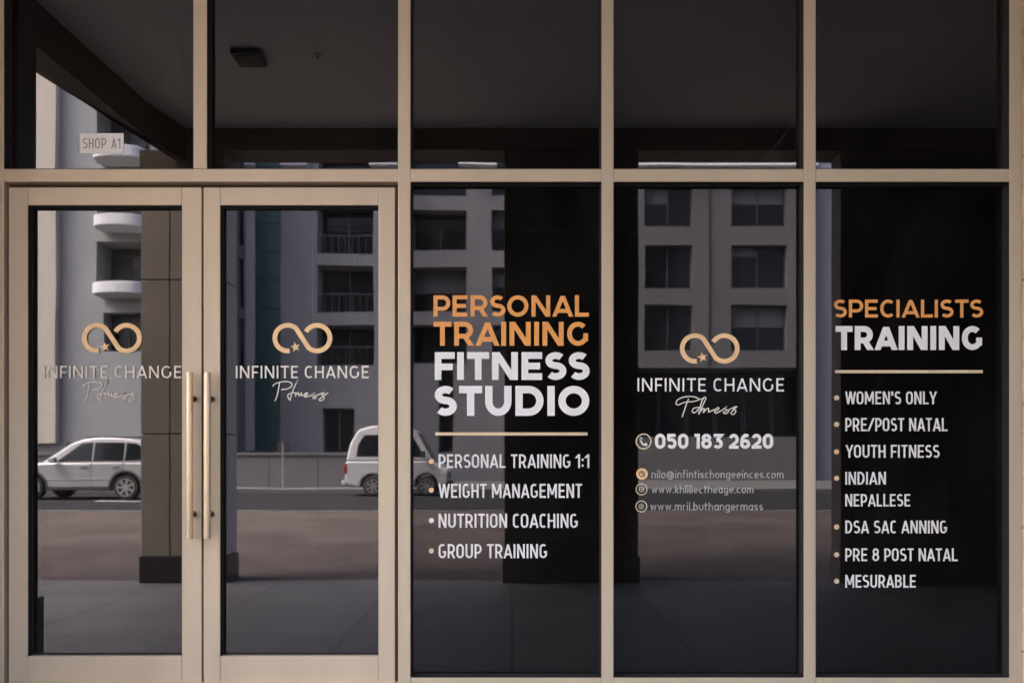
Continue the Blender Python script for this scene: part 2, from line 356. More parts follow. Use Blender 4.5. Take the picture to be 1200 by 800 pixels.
def door(x0, x1, g0, g1, bar_px, hinge_left, label):
    t = empty('glass_door', (pt((x0 + x1) / 2, 800)[0], 0.012, 0.19)); tag(t, label, 'door', 'pair of glass doors')
    ox, oy, oz = t.location
    def piece(nm, a, b_, c, d, ya=0.012, yb=0.085, bev=0.003):
        o = pbox(a, b_, c, d, ya, yb).build(nm, M['frame'], t, bevel=bev); o.location = (-ox, -oy, -oz); return o
    piece('stile', x0, g0, 219.5, 799); piece('stile', g1, x1, 219.5, 799)
    piece('top_rail', g0 + .12, g1 - .12, 219.5, 240.5, 0.0125); piece('bottom_rail', g0 + .12, g1 - .12, 768.5, 799, 0.0125)
    d = CAM_D + 0.012
    A = pt(g0, 240.5, d); C = pt(g1, 768.5, d); g = 0.01; ya = 0.052
    gp = MB().box(A[0] - g, C[0] + g, 0, 0.010, C[2] - g, A[2] + g).build('glass_pane', M['glass'], t, loc=(-ox, ya - oy, -oz))
    gw = 0.006; f = MB()
    f.box(A[0], A[0] + gw, -0.008, -0.0005, C[2], A[2]).box(C[0] - gw, C[0], -0.008, -0.0005, C[2], A[2])
    f.box(A[0] + gw, C[0] - gw, -0.008, -0.0005, A[2] - gw, A[2]).box(A[0] + gw, C[0] - gw, -0.008, -0.0005, C[2], C[2] + gw)
    e = 0.0022; q = -0.0375
    f.box(A[0] + 0.0004, A[0] + e, q, -0.0082, C[2], A[2]).box(C[0] - e, C[0] - 0.0004, q, -0.0082, C[2], A[2])
    f.box(A[0] + e, C[0] - e, q, -0.0082, A[2] - e, A[2] - 0.0004)
    f.build('gasket', M['gasket'], gp)
    # pull handle
    bd = 3.762; X = (bar_px - 600) / FOC * bd
    zt, zb = ZC + (HZ - 436) / FOC * bd, ZC + (HZ - 631) / FOC * bd
    h = MB().tube((X, bd - CAM_D, zb), (X, bd - CAM_D, zt), 0.0165, 24).build('pull_handle', M['handle'], t, bevel=0.002, smooth=False)
    h.location = (-ox, -oy, -oz)
    for p_ in h.data.polygons: p_.use_smooth = len(p_.vertices) == 4
    for yy in (467, 602):
        z = ZC + (HZ - yy) / FOC * (bd + 0.04)
        MB().tube((X, bd - CAM_D + 0.012, z), (X, 0.0115, z), 0.009, 16).tube((X, 0.006, z), (X, 0.0118, z), 0.016, 18).build('standoff', M['fixing'], h)
    zl = ZC + (HZ - 690) / FOC * CAM_D
    return t
door(10, 236.2, 32.5, 213, 222, True, 'left leaf of the glass double door, silver car mirrored in it')
door(238.4, 462.8, 258, 443.5, 242.8, False, 'right leaf of the glass double door, white van mirrored in it')
fr('meeting_strip', 236.0, 238.6, 219.6, 799, 0.045, 0.08, 'gasket')

# ------------------------------------------------------------------ lettering: a stroke alphabet
def arc(cx, cy, rx, ry, a0, a1, n=None):
    n = n or max(4, int(abs(a1 - a0) / 9))
    return [(cx + rx * math.cos(R(a0 + (a1 - a0) * i / n)), cy + ry * math.sin(R(a0 + (a1 - a0) * i / n))) for i in range(n + 1)]
def oval(w, t, a0, a1, y0=0.0, y1=1.0, x0=0.0):
    # stadium/ellipse centre line between a0 and a1 (degrees)
    h = t / 2; cx = x0 + w / 2; rx = w / 2 - h; full = (y1 - y0) / 2 - h; ry = min(full, rx * 1.12)
    s = full - ry; cy = (y0 + y1) / 2; out = []
    n = max(6, int(abs(a1 - a0) / 7))
    for i in range(n + 1):
        a = a0 + (a1 - a0) * i / n; si = math.sin(R(a)); co = math.cos(R(a))
        out.append((cx + rx * co, cy + (s if si > 1e-6 else (-s if si < -1e-6 else 0)) + ry * si))
    return out
def glyph(ch, w, t):
    """list of strokes: ('l', p, q) straight and clipped to 0..1, or ('p', pts) ribbon"""
    h = t / 2; r = w - h; T = 1 - h
    def bowl(y0, y1, ww, xs=None):
        x = ww - h; q = (y1 - y0) / 2; rx = min(q, (ww - t) * 0.62); cx = x - rx
        return [(xs if xs is not None else h, y1)] + arc(cx, (y0 + y1) / 2, rx, q, 90, -90) + [(xs if xs is not None else h, y0)]
    def sshape():
        m = 0.515; qu = (T - m) / 2; ql = (m - h) / 2; rx = w / 2 - h
        up = arc(w/2 - 0.0*t, m + qu, rx * 0.95, qu, 38, 90, 6)[:-1] + arc(w/2, m + qu, rx * 0.95, qu, 90, 262, 16)
        lo = arc(w/2, m - ql, rx, ql, 82, -90, 16) + arc(w/2, m - ql, rx, ql, -90, -143, 6)[1:]
        return up + lo
    if ch == 'A': return [('l', (h*0.8, 0), (w/2, T + 0.35*t)), ('l', (w - h*0.8, 0), (w/2, T + 0.35*t)), ('p', [(w*0.22, 0.27), (w*0.78, 0.27)])]
    if ch == 'B': return [('l', (h, 0), (h, 1)), ('p', bowl(0.53, T, w*0.95)), ('p', bowl(h, 0.53, w))]
    if ch == 'C': return [('p', oval(w, t, 48, 312))]
    if ch == 'D': return [('l', (h, 0), (h, 1)), ('p', bowl(h, T, w))]
    if ch == 'E': return [('l', (h, 0), (h, 1)), ('p', [(h, T), (w, T)]), ('p', [(h, 0.5), (w*0.9, 0.5)]), ('p', [(h, h), (w, h)])]
    if ch == 'F': return [('l', (h, 0), (h, 1)), ('p', [(h, T), (w, T)]), ('p', [(h, 0.47), (w*0.9, 0.47)])]
    if ch == 'G':
        o = oval(w, t, 48, 325) if w < 0.62 else oval(w, t, 46, 320)
        return [('p', o), ('p', [(r, 0.12 + 0.3*t), (r, 0.5)]), ('p', [(w*0.58, 0.5 - h*0.9), (w, 0.5 - h*0.9)])] if w < 0.62 else [('p', o), ('l', (w/2 + (w/2 - h)*0.91, 0.185), (w/2 + (w/2 - h)*0.91, 0.52))]
    if ch == 'H': return [('l', (h, 0), (h, 1)), ('l', (r, 0), (r, 1)), ('p', [(h, 0.5), (r, 0.5)])]
    if ch == 'I': return [('l', (h, 0), (h, 1))]
    if ch == 'L': return [('l', (h, 0), (h, 1)), ('p', [(h, h), (w, h)])]
    if ch == 'M': return [('l', (h, 0), (h, 1)), ('l', (r, 0), (r, 1)), ('l', (h*1.1, 1), (w/2, 0.22)), ('l', (w - h*1.1, 1), (w/2, 0.22))]
    if ch == 'N': return [('l', (h, 0), (h, 1)), ('l', (r, 0), (r, 1)), ('l', (h*1.15, 1), (w - h*1.15, 0))]
    if ch == 'O' or ch == '0': return [('p', oval(w, t, 0, 360))]
    if ch == 'P': return [('l', (h, 0), (h, 1)), ('p', bowl(0.37, T, w))]
    if ch == 'R': return [('l', (h, 0), (h, 1)), ('p', bowl(0.40, T, w*0.97)), ('l', (w*0.52, 0.42), (r*1.0, 0))]
    if ch == 'S': return [('p', sshape())]
    if ch == 'T': return [('l', (w/2, 0), (w/2, 1)), ('p', [(0, T), (w, T)])]
    if ch == 'U': return [('p', [(h, 1)] + oval(w, t, 180, 360) + [(r, 1)])]
    if ch == 'W': return [('l', (h*.8, 1), (w*0.28, 0)), ('l', (w*0.28, 0), (w*.5, 1)), ('l', (w*.5, 1), (w*0.72, 0)), ('l', (w*0.72, 0), (w - h*.8, 1))]
    if ch == 'Y': return [('l', (h*.7, 1), (w/2, 0.4)), ('l', (w - h*.7, 1), (w/2, 0.4)), ('l', (w/2, 0), (w/2, 0.45))]
    if ch == '1': return [('l', (r, 0), (r, 1)), ('p', [(0, T), (r, T)])] if w > 0.3 else [('l', (r, 0), (r, 1)), ('l', (0, 0.72), (r, 0.98))]
    if ch == '2':
        q = 0.27; rx = w/2 - h
        return [('p', arc(w/2, T - q, rx, q, 160, -38) + [(h*1.4, h*1.5)]), ('p', [(0, h), (w, h)])]
    if ch == '3':
        rx = w/2 - h
        return [('p', [(w*0.08, T), (w*0.84, T), (w*0.42, 0.60)]), ('p', [(w*0.36, 0.56)] + arc(w/2, (0.56 + h)/2, rx, (0.56 - h)/2, 88, -152))]
    if ch == '5':
        rx = w/2 - h
        return [('p', [(w*0.9, T), (w*0.22, T), (w*0.18, 0.58)]), ('p', [(w*0.12, 0.60)] + arc(w/2, (0.60 + h)/2, rx, (0.60 - h)/2, 88, -152))]
    if ch == '6':
        rx = w/2 - h
        return [('p', oval(w, t, 0, 360, 0, 0.64)), ('p', [(h, 0.32)] + arc(w*0.58, 0.36, w*0.58 - h, T - 0.36, 178, 62))]
    if ch == '8': return [('p', oval(w*0.9, t, 0, 360, 0.46, 1.0, w*0.05)), ('p', oval(w, t, 0, 360, 0, 0.46 + t))]
    if ch == "'": return [('l', (h, 0.68), (h, 1))]
    if ch == '/': return [('l', (0, -0.0), (w, 1))]
    if ch == ':': return [('p', [(h, 0.1), (h, 0.1 + t*1.1)]), ('p', [(h, 0.52), (h, 0.52 + t*1.1)])]
    # lower case: x-height 0.68
    X = 0.68
    if ch == '.': return [('p', [(h, 0), (h, t*1.1)])]
    if ch == 'i': return [('l', (h, 0), (h, X)), ('p', [(h, 0.85), (h, 0.85 + t)])]
    if ch == 'l': return [('l', (h, 0), (h, 1))]
    if ch == 'n': return [('l', (h, 0), (h, X)), ('p', [(h, X - 0.25)] + arc(w/2, X - 0.27, w/2 - h, 0.27 - h, 160, 0) + [(r, 0)])]
    if ch == 'h': return [('l', (h, 0), (h, 1)), ('p', [(h, X - 0.25)] + arc(w/2, X - 0.27, w/2 - h, 0.27 - h, 160, 0) + [(r, 0)])]
    if ch == 'm':
        c = w/4 + h/2
        return [('l', (h, 0), (h, X)), ('p', [(h, X - 0.25)] + arc(c, X - 0.25, c - h, 0.25 - h, 160, 0) + [(w/2, 0)]), ('p', [(w/2, X - 0.25)] + arc(w - c, X - 0.25, c - h, 0.25 - h, 160, 0) + [(r, 0)])]
    if ch == 'o': return [('p', oval(w, t, 0, 360, 0, X))]
    if ch == 'c': return [('p', oval(w, t, 50, 310, 0, X))]
    if ch == 'e': return [('p', [(h, X/2), (r, X/2)] + oval(w, t, 5, 310, 0, X))]
    if ch == 'a': return [('p', oval(w, t, 0, 360, 0, X)), ('l', (r, 0), (r, X))]
    if ch == 'b': return [('p', oval(w, t, 0, 360, 0, X)), ('l', (h, 0), (h, 1))]
    if ch == 'g': return [('p', oval(w, t, 0, 360, 0, X)), ('p', [(r, X), (r, -0.05)] + arc(w/2, -0.05, w/2 - h, 0.18, 0, -150))]
    if ch == 'u': return [('p', [(h, X)] + oval(w, t, 180, 360, 0, X) + [(r, X)])]
    if ch == 'r': return [('l', (h, 0), (h, X)), ('p', [(h, X - 0.25)] + arc(w*0.75, X - 0.3, w*0.75 - h, 0.3 - h, 160, 85))]
    if ch == 's':
        q = (X - t) / 4
        return [('p', arc(w/2, X - h - q, w/2 - h, q, 30, 262) + arc(w/2, h + q, w/2 - h, q, 82, -150))]
    if ch == 't': return [('l', (w*.4, 0), (w*.4, 0.9)), ('p', [(0, X - h), (w, X - h)])]
    if ch == 'f': return [('p', [(w*.4, 0), (w*.4, 0.75)] + arc(w*.4 + 0.16, 0.78, 0.16, 0.2, 180, 70)), ('p', [(0, X - h), (w*.9, X - h)])]
    if ch == 'k': return [('l', (h, 0), (h, 1)), ('p', [(h, 0.3), (r, X)]), ('p', [(w*.4, 0.4), (r, 0)])]
    if ch == 'w': return [('p', [(h, X), (w*.28, h), (w*.5, X - h), (w*.72, h), (r, X)])]
    if ch == '@': return [('p', oval(w, t, -60, 300, -0.15, 0.85)), ('p', oval(w*0.5, t, 0, 360, 0.12, 0.60, w*0.25)), ('l', (w*0.72, 0.15), (w*0.72, 0.6))]
    return []
WIDE = dict(A=.84, B=.72, C=.76, D=.80, E=.62, F=.60, G=.80, H=.76, I=None, L=.58, M=.92, N=.78, O=.88, P=.70, R=.72, S=.64, T=.66, U=.75, W=1.16, Y=.78)
for k, v in zip('0123568', (.66, .34, .62, .62, .62, .64, .66)): WIDE[k] = v
LIGHT = dict(A=.74, C=.66, E=.52, F=.50, G=.74, H=.68, I=None, N=.72, T=.62)
COND = dict(A=.50, B=.44, C=.43, D=.44, E=.38, F=.37, G=.44, H=.44, I=None, L=.36, M=.58, N=.46, O=.44, P=.42, R=.44, S=.42, T=.40, U=.44, W=.68, Y=.46)
for k, v in zip('18', (.24, .43)): COND[k] = v
COND["'"] = None; COND['/'] = .36; COND[':'] = None
LOWER = {c: .52 for c in 'nhoceabgu'}; LOWER.update(m=.82, r=.34, s=.44, t=.34, f=.36, k=.48, w=.74, i=None, l=None)
LOWER['.'] = None; LOWER['@'] = .95
def mesh_strokes(mb, strokes, t, fx, fz, y0, thick, eps=0.00012):
    """ribbons -> thin raised solids; every stroke a hair prouder than the one before"""
    for k, s in enumerate(strokes):
        ya = y0 - thick - eps * k
        if s[0] == 'l':
            (x0, z0), (x1, z1) = s[1], s[2]
            d = math.hypot(x1 - x0, z1 - z0); nx, nz = -(z1 - z0) / d, (x1 - x0) / d
            tt = t if abs(x1 - x0) < 1e-6 else t * 0.98
            if abs(nz) < 0.999:
                hx = tt / 2 / abs(nx)                 # horizontal half width keeps flat ends
                poly = [(x0 - hx, z0), (x0 + hx, z0), (x1 + hx, z1), (x1 - hx, z1)]
            else: poly = [(x0, z0 - t/2), (x1, z0 - t/2), (x1, z0 + t/2), (x0, z0 + t/2)]
            mb.prism([(fx(px), fz(pz)) for px, pz in poly], lambda x, z: (x, ya, z), lambda x, z: (x, y0, z))
        else:
            pts = s[1]; closed = math.hypot(pts[0][0] - pts[-1][0], pts[0][1] - pts[-1][1]) < 1e-6 and len(pts) > 4
            if closed: pts = pts[:-1]
            n = len(pts); Lp, Rp = [], []
            for i in range(n):
                a = pts[i - 1] if (i > 0 or closed) else pts[i]; c = pts[(i + 1) % n] if (i < n - 1 or closed) else pts[i]; b_ = pts[i]
                d1 = (b_[0] - a[0], b_[1] - a[1]); d2 = (c[0] - b_[0], c[1] - b_[1])
                l1 = math.hypot(*d1); l2 = math.hypot(*d2)
                if l1 < 1e-7: d1, l1 = d2, l2
                if l2 < 1e-7: d2, l2 = d1, l1
                n1 = (-d1[1] / l1, d1[0] / l1); n2 = (-d2[1] / l2, d2[0] / l2)
                mxn, mzn = n1[0] + n2[0], n1[1] + n2[1]; ml = math.hypot(mxn, mzn) or 1
                mxn /= ml; mzn /= ml; cosv = max(0.45, mxn * n1[0] + mzn * n1[1]); ww = s[2] if len(s) > 2 else t
                o = ww / 2 / cosv
                Lp.append((b_[0] + mxn * o, b_[1] + mzn * o)); Rp.append((b_[0] - mxn * o, b_[1] - mzn * o))
            base = len(mb.v)
            for q in (Lp, Rp):
                for yy in (ya, y0):
                    mb.v += [(fx(px), yy, fz(pz)) for px, pz in q]
            def vi(side, lay, i): return base + (side * 2 + lay) * n + i
            m_ = n if closed else n - 1
            for i in range(m_):
                j = (i + 1) % n
                mb.f += [(vi(0,0,i), vi(0,0,j), vi(1,0,j), vi(1,0,i)), (vi(0,1,i), vi(1,1,i), vi(1,1,j), vi(0,1,j)),
                         (vi(0,0,i), vi(0,1,i), vi(0,1,j), vi(0,0,j)), (vi(1,0,i), vi(1,0,j), vi(1,1,j), vi(1,1,i))]
            if not closed:
                for i in (0, n - 1): mb.f.append((vi(0,0,i), vi(1,0,i), vi(1,1,i), vi(0,1,i)))
GD = CAM_D + GL                                    # distance of the glass plane
def gx(px): return (px - 600) / FOC * GD
def gz(py): return ZC + (HZ - py) / FOC * GD
def text(s, table, x0, x1, yt, yb, t, m, parent, track=0.13, space=0.32, thick=0.0012, y=GL, lower=False):
    """letters of one line, each its own mesh, fitted between photo columns x0..x1 and rows yt..yb"""
    X0, X1, ZB, ZT_ = gx(x0), gx(x1), gz(yb), gz(yt)
    sz = ZT_ - ZB; goal = (X1 - X0) / sz; px, py, pz = parent.location
    KERN = {'C': -0.13, 'L': -0.06, 'A': -0.05, 'T': -0.04, 'Y': -0.05, 'P': -0.05, 'F': -0.06, 'R': -0.02, 'S': -0.04, 'W': -0.03, 'c': -0.1, 'r': -0.05}
    def layout(k):                                # k widens letters and gaps, never the stroke
        u = 0; out = []
        for i, ch in enumerate(s):
            if ch == ' ': u += space * k; continue
            v = table.get(ch, 0.5); wd = t if v is None else max(v * k, 2.2 * t if ch not in "1'" else t)
            out.append((ch, u, wd)); kr = KERN.get(ch, 0) * wd
            if i + 1 < len(s) and s[i + 1] in 'ATYWVSO': kr -= 0.035 * wd
            u += wd + (0 if i == len(s) - 1 else track * k + kr)
        return u, out
    lo, hi = 0.2, 4.0
    for _ in range(40):
        mid = (lo + hi) / 2
        if layout(mid)[0] < goal: lo = mid
        else: hi = mid
    for ch, u, wd in layout(lo)[1]:
        mb = MB(); mesh_strokes(mb, glyph(ch, wd, t), t, lambda a: a * sz, lambda a: a * sz, 0, thick)
        mb.build('letter', m, parent, loc=(X0 + u * sz - px, y - 0.0003 - py, ZB - pz))
def dot(x, y, r, m, parent, name='bullet', thick=0.0012, seg=20):
    px, py, pz = parent.location; rr = r / FOC * GD
    mb = MB(); mb.prism([(rr * math.cos(2*math.pi*i/seg), rr * math.sin(2*math.pi*i/seg)) for i in range(seg)], lambda a, c: (a, -thick, c), lambda a, c: (a, 0, c))
    return mb.build(name, m, parent, loc=(gx(x) - px, GL - 0.0003 - py, gz(y) - pz))
def ribbon(name, strokes, tpx, m, parent, thick=0.0012, y=GL, eps=0.00012):
    px, py, pz = parent.location
    mb = MB(); k = GD / FOC
    st = [('p', [(gx(a) - px, gz(c) - pz) for a, c in q]) for q in strokes]
    mesh_strokes(mb, st, tpx * k, lambda a: a, lambda a: a, 0, thick, eps)
    return mb.build(name, m, parent, loc=(0, y - 0.0003 - py, 0))
def smooth(pts, n=6):
    out = []
    P_ = [pts[0]] + pts + [pts[-1]]
    for i in range(1, len(P_) - 2):
        a, b_, c, d = P_[i-1:i+3]
        for k in range(n):
            u = k / n
            out.append(tuple(0.5 * ((2*b_[j]) + (-a[j]+c[j])*u + (2*a[j]-5*b_[j]+4*c[j]-d[j])*u*u + (-a[j]+3*b_[j]-3*c[j]+d[j])*u**3) for j in (0, 1)))
    return out + [pts[-1]]
def decal(name, x, y, label, cat, group=None):
    t = empty(name, (gx(x), GL, gz(y))); tag(t, label, cat, group); return t

def star(cx, cy, r, m, parent, rot=12):
    pts = []
    for i in range(10):
        a = R(90 + rot + 36 * i); q = r if i % 2 == 0 else r * 0.42
        pts.append(((gx(cx + q * math.cos(a)) - parent.location.x), gz(cy - q * math.sin(a)) - parent.location.z))
    mb = MB(); mb.prism(pts, lambda a, c: (a, -0.0012, c), lambda a, c: (a, 0, c))
    return mb.build('star', m, parent, loc=(0, -0.0003, 0))
SCRIPT_A = [[(130,632),(160,606),(230,590),(290,598),(302,628),(262,654),(208,662)],
            [(192,600),(182,660),(168,720),(150,765)],
            [(345,600),(358,572),(340,605),(312,668),(292,730),(284,757),(264,718),(288,696),(338,690)],
            [(338,690),(333,718),(355,686),(366,718),(386,690),(390,718),(420,702)],
            [(402,716),(432,690),(441,702),(415,727),(468,717),(506,690),(492,702),(520,722),(506,742),(490,730),(550,702),(592,690),(572,710),(590,737),(562,762),(549,746),(625,690)]]
SCRIPT_C = [[(545,530),(500,508),(440,508),(390,526),(372,552),(388,566),(430,548),(500,540),(560,520)],
            [(462,522),(446,560),(430,610),(416,648),(424,640)],
            [(540,582),(500,588),(486,612),(505,620),(535,592),(532,618),(560,570),(582,520),(568,515),(548,560),(532,632)],
            [(532,632),(560,592),(572,596),(566,618),(592,590),(604,596),(602,616),(640,598)],
            [(640,604),(668,584),(672,596),(645,612),(656,622),(700,600),(728,578),(718,592),(742,608),(724,626),(706,616),(760,592),(790,578),(776,594),(794,608),(778,632),(760,620),(804,575)]]
def logo(x0, y0, txt_x0, txt_x1, txt_y0, txt_y1, scr, label, tm, th=0.0045):
    t = decal('logo_decal', (txt_x0 + txt_x1) / 2, txt_y0, label, 'logo', 'gold infinity logo decals')
    cy = y0 + 17.2; c1 = x0 + 17.4; c2 = x0 + 51.8; r = 15.0
    path = [(c1 + r * math.cos(R(a)), cy - r * math.sin(R(a))) for a in range(-82, -312, -6)]      # left loop, clockwise over the top
    path += [(c2 + r * math.cos(R(a)), cy - r * math.sin(R(a))) for a in range(-132, 154, 6)]
    ribbon('infinity_loop', [path], 5.4, M['gold'], t, thick=th)
    star(x0 + 26.2, y0 + 27.5, 6.0, M['gold'], t)
    text('INFINITE CHANGE', LIGHT, txt_x0, txt_x1, txt_y0, txt_y1, 0.128, tm, t, track=0.2, space=0.34, thick=0.0015)
    strokes, (zx, zy, zs), (dx, dy) = scr
    ribbon('script_word', [smooth([(zx + a / zs + dx, zy + c / zs + dy) for a, c in q]) for q in strokes], 1.15, M['cream'], t, thick=0.0015)
    return t
logo(97, 379, 51, 212.5, 428.5, 443, (SCRIPT_A, (80, 370, 7.62), (0, 0)), 'gold infinity logo and script on the left door glass', M['cream'])
logo(320, 379, 276.5, 432, 428.5, 443, (SCRIPT_A, (80, 370, 7.62), (222.5, -0.5)), 'gold infinity logo and script on the right door glass', M['cream'])
logo(797, 391, 747, 918.5, 443, 458.5, (SCRIPT_C, (730, 380, 6.0), (0, 0)), 'gold infinity logo and script above the phone number on black glass', M['white'], 0.0015)

HEADS = [('PERSONAL', 508, 690, 346, 371, .19, 'orange', 'orange word PERSONAL, top line of the middle window heading'),
         ('TRAINING', 508, 690, 377, 405, .20, 'orange', 'orange word TRAINING under PERSONAL in the middle window'),
         ('FITNESS', 509.5, 691, 412.5, 445, .24, 'white', 'bold white word FITNESS in the middle window heading'),
         ('STUDIO', 509, 690.5, 452, 487, .245, 'white', 'bold white word STUDIO, largest line of the middle window heading'),
         ('SPECIALISTS', 977, 1152, 351, 372, .175, 'orange', 'orange word SPECIALISTS at the top of the rightmost window'),
         ('TRAINING', 979, 1151.5, 382, 410, .24, 'white', 'bold white word TRAINING under SPECIALISTS in the rightmost window')]
for s, a, c, y0, y1, th, mm, lab in HEADS:
    t = decal('heading_lettering', (a + c) / 2, y1, lab, 'lettering', 'window heading words')
    text(s, WIDE, a, c, y0, y1, th, M[mm], t, track=0.13 if th < .22 else 0.11)
for x0, x1, yy, lab in ((510, 688.5, 508.2, 'thin gold line under STUDIO'), (978.5, 1151.5, 435.3, 'thin gold line under TRAINING in the rightmost window')):
    t = MB().box(-(x1 - x0) / 2 / FOC * GD, (x1 - x0) / 2 / FOC * GD, -0.0012, 0, -0.0075, 0.0075).build('divider_line', M['palegold'], loc=(gx((x0 + x1) / 2), GL - 0.0003, gz(yy)))
    tag(t, lab, 'divider line', 'gold divider lines')
LIST = [([('PERSONAL TRAINING 1:1', 514, 690.5, 532, 548)], 505.5, 540.5, 'gold', 'white list line PERSONAL TRAINING 1:1 with gold bullet'),
        ([('WEIGHT MANAGEMENT', 514, 682, 566.5, 583)], 505.5, 574, 'gold', 'white list line WEIGHT MANAGEMENT with bullet'),
        ([('NUTRITION COACHING', 514, 677, 601.5, 618)], 505.5, 609.5, 'offwhite', 'white list line NUTRITION COACHING with bullet'),
        ([('GROUP TRAINING', 514, 641, 637, 653.5)], 505.5, 645, 'palegold', 'white list line GROUP TRAINING with bullet'),
        ([("WOMEN'S ONLY", 990.5, 1097.5, 458.5, 473.5)], 980.3, 466, 'palegold', "white list line WOMEN'S ONLY in the rightmost window"),
        ([('PRE/POST NATAL', 990.5, 1110, 489.5, 505)], 980.3, 497, 'palegold', 'white list line PRE/POST NATAL with a slash'),
        ([('YOUTH FITNESS', 991, 1101, 521, 536)], 980.3, 529, 'gold', 'white list line YOUTH FITNESS in the rightmost window'),
        ([('INDIAN', 990.5, 1038, 552.5, 567.5), ('NEPALLESE', 990.5, 1066.5, 578.5, 593)], 980.3, 560, 'gold', 'two-line white list entry INDIAN NEPALLESE'),
        ([('DSA SAC ANNING', 990.5, 1109.5, 609.5, 624.5)], 980.3, 617, 'gold', 'white list line DSA SAC ANNING'),
        ([('PRE 8 POST NATAL', 990.5, 1122, 642, 657)], 980.3, 649.5, 'palegold', 'white list line PRE 8 POST NATAL'),
        ([('MESURABLE', 990.5, 1073, 673, 688)], 980.3, 680.5, 'palegold', 'white list line MESURABLE, last in the rightmost window')]
for lines, bx, by, bm_, lab in LIST:
    t = decal('list_lettering', bx, lines[-1][4], lab, 'lettering', 'window list lines')
    dot(bx, by, 3.0, M[bm_], t)
    for s, a, c, y0, y1 in lines: text(s, COND, a, c, y0, y1, 0.135, M['offwhite'], t, track=0.10, space=0.24)
def ring(cx, cy, r): return [(cx + r * math.cos(R(a)), cy - r * math.sin(R(a))) for a in range(0, 361, 12)]
t = decal('phone_lettering', 836, 525, 'bold white phone number with ringed handset icon', 'lettering')
text('050 183 2620', WIDE, 767.5, 906, 508, 525.5, 0.215, M['white'], t, track=0.09, space=0.3)
ribbon('icon_ring', [ring(754.2, 517, 8.6)], 1.5, M['palegold'], t)
ribbon('handset_icon', [smooth([(750.5, 513.0), (751.2, 517.0), (754.0, 520.6), (758.0, 521.8)])], 2.0, M['offwhite'], t)
ribbon('handset_end', [[(750.0, 512.4), (752.2, 514.6)], [(755.8, 519.2), (758.4, 521.4)]], 2.6, M['offwhite'], t)
for s, a, c, yb, ix, iy, fill, lab in (
        ('nilo@infintischongeeinces.com', 763.5, 918, 560, 752.3, 555, True, 'small grey mail address line with filled orange icon'),
        ('www.khlillectheage.com', 763.5, 883, 577.5, 751.8, 573, False, 'small grey web address line, second of three'),
        ('www.mril.buthangermass', 762, 894, 597.5, 751.5, 593, False, 'small grey web address line, lowest of three')):
    t = decal('contact_lettering', (a + c) / 2, yb, lab, 'lettering', 'small contact lines')
    text(s, LOWER, a, c, yb - 9.5, yb, 0.115, M['small'], t, track=0.15, thick=0.0008)
    if fill:
        dot(ix, iy, 6.8, M['gold'], t, 'icon_disc', 0.0006); ribbon('icon_mark', [ring(ix, iy, 3.0), [(ix - 1, iy - 3), (ix + 2, iy + 2)]], 1.1, M['rebate'], t, thick=0.0012)
    else:
        ribbon('icon_ring', [ring(ix, iy, 6.4)], 1.1, M['palegold'], t); ribbon('icon_mark', [ring(ix, iy, 2.6)], 1.1, M['small'], t)
        dot(ix + 0.2, iy, 0.9, M['palegold'], t, 'icon_dot')
t = decal('shop_number_sign', 119.5, 180, 'small white plate reading SHOP A1 on the upper left pane', 'sign')
k = GD / FOC
MB().box(-25.5 * k, 25.5 * k, -0.003, 0, 0, 23.5 * k).build('plate', M['sign'], t, bevel=0.0008, loc=(0, -0.0003, 0))
text('SHOP A1', {**COND, 'H': .46, 'O': .5, 'S': .46, 'P': .46, 'A': .52}, 97.5, 141.5, 162.5, 174.5, 0.10, M['signtext'], t, track=0.16, space=0.36, y=GL - 0.0033)

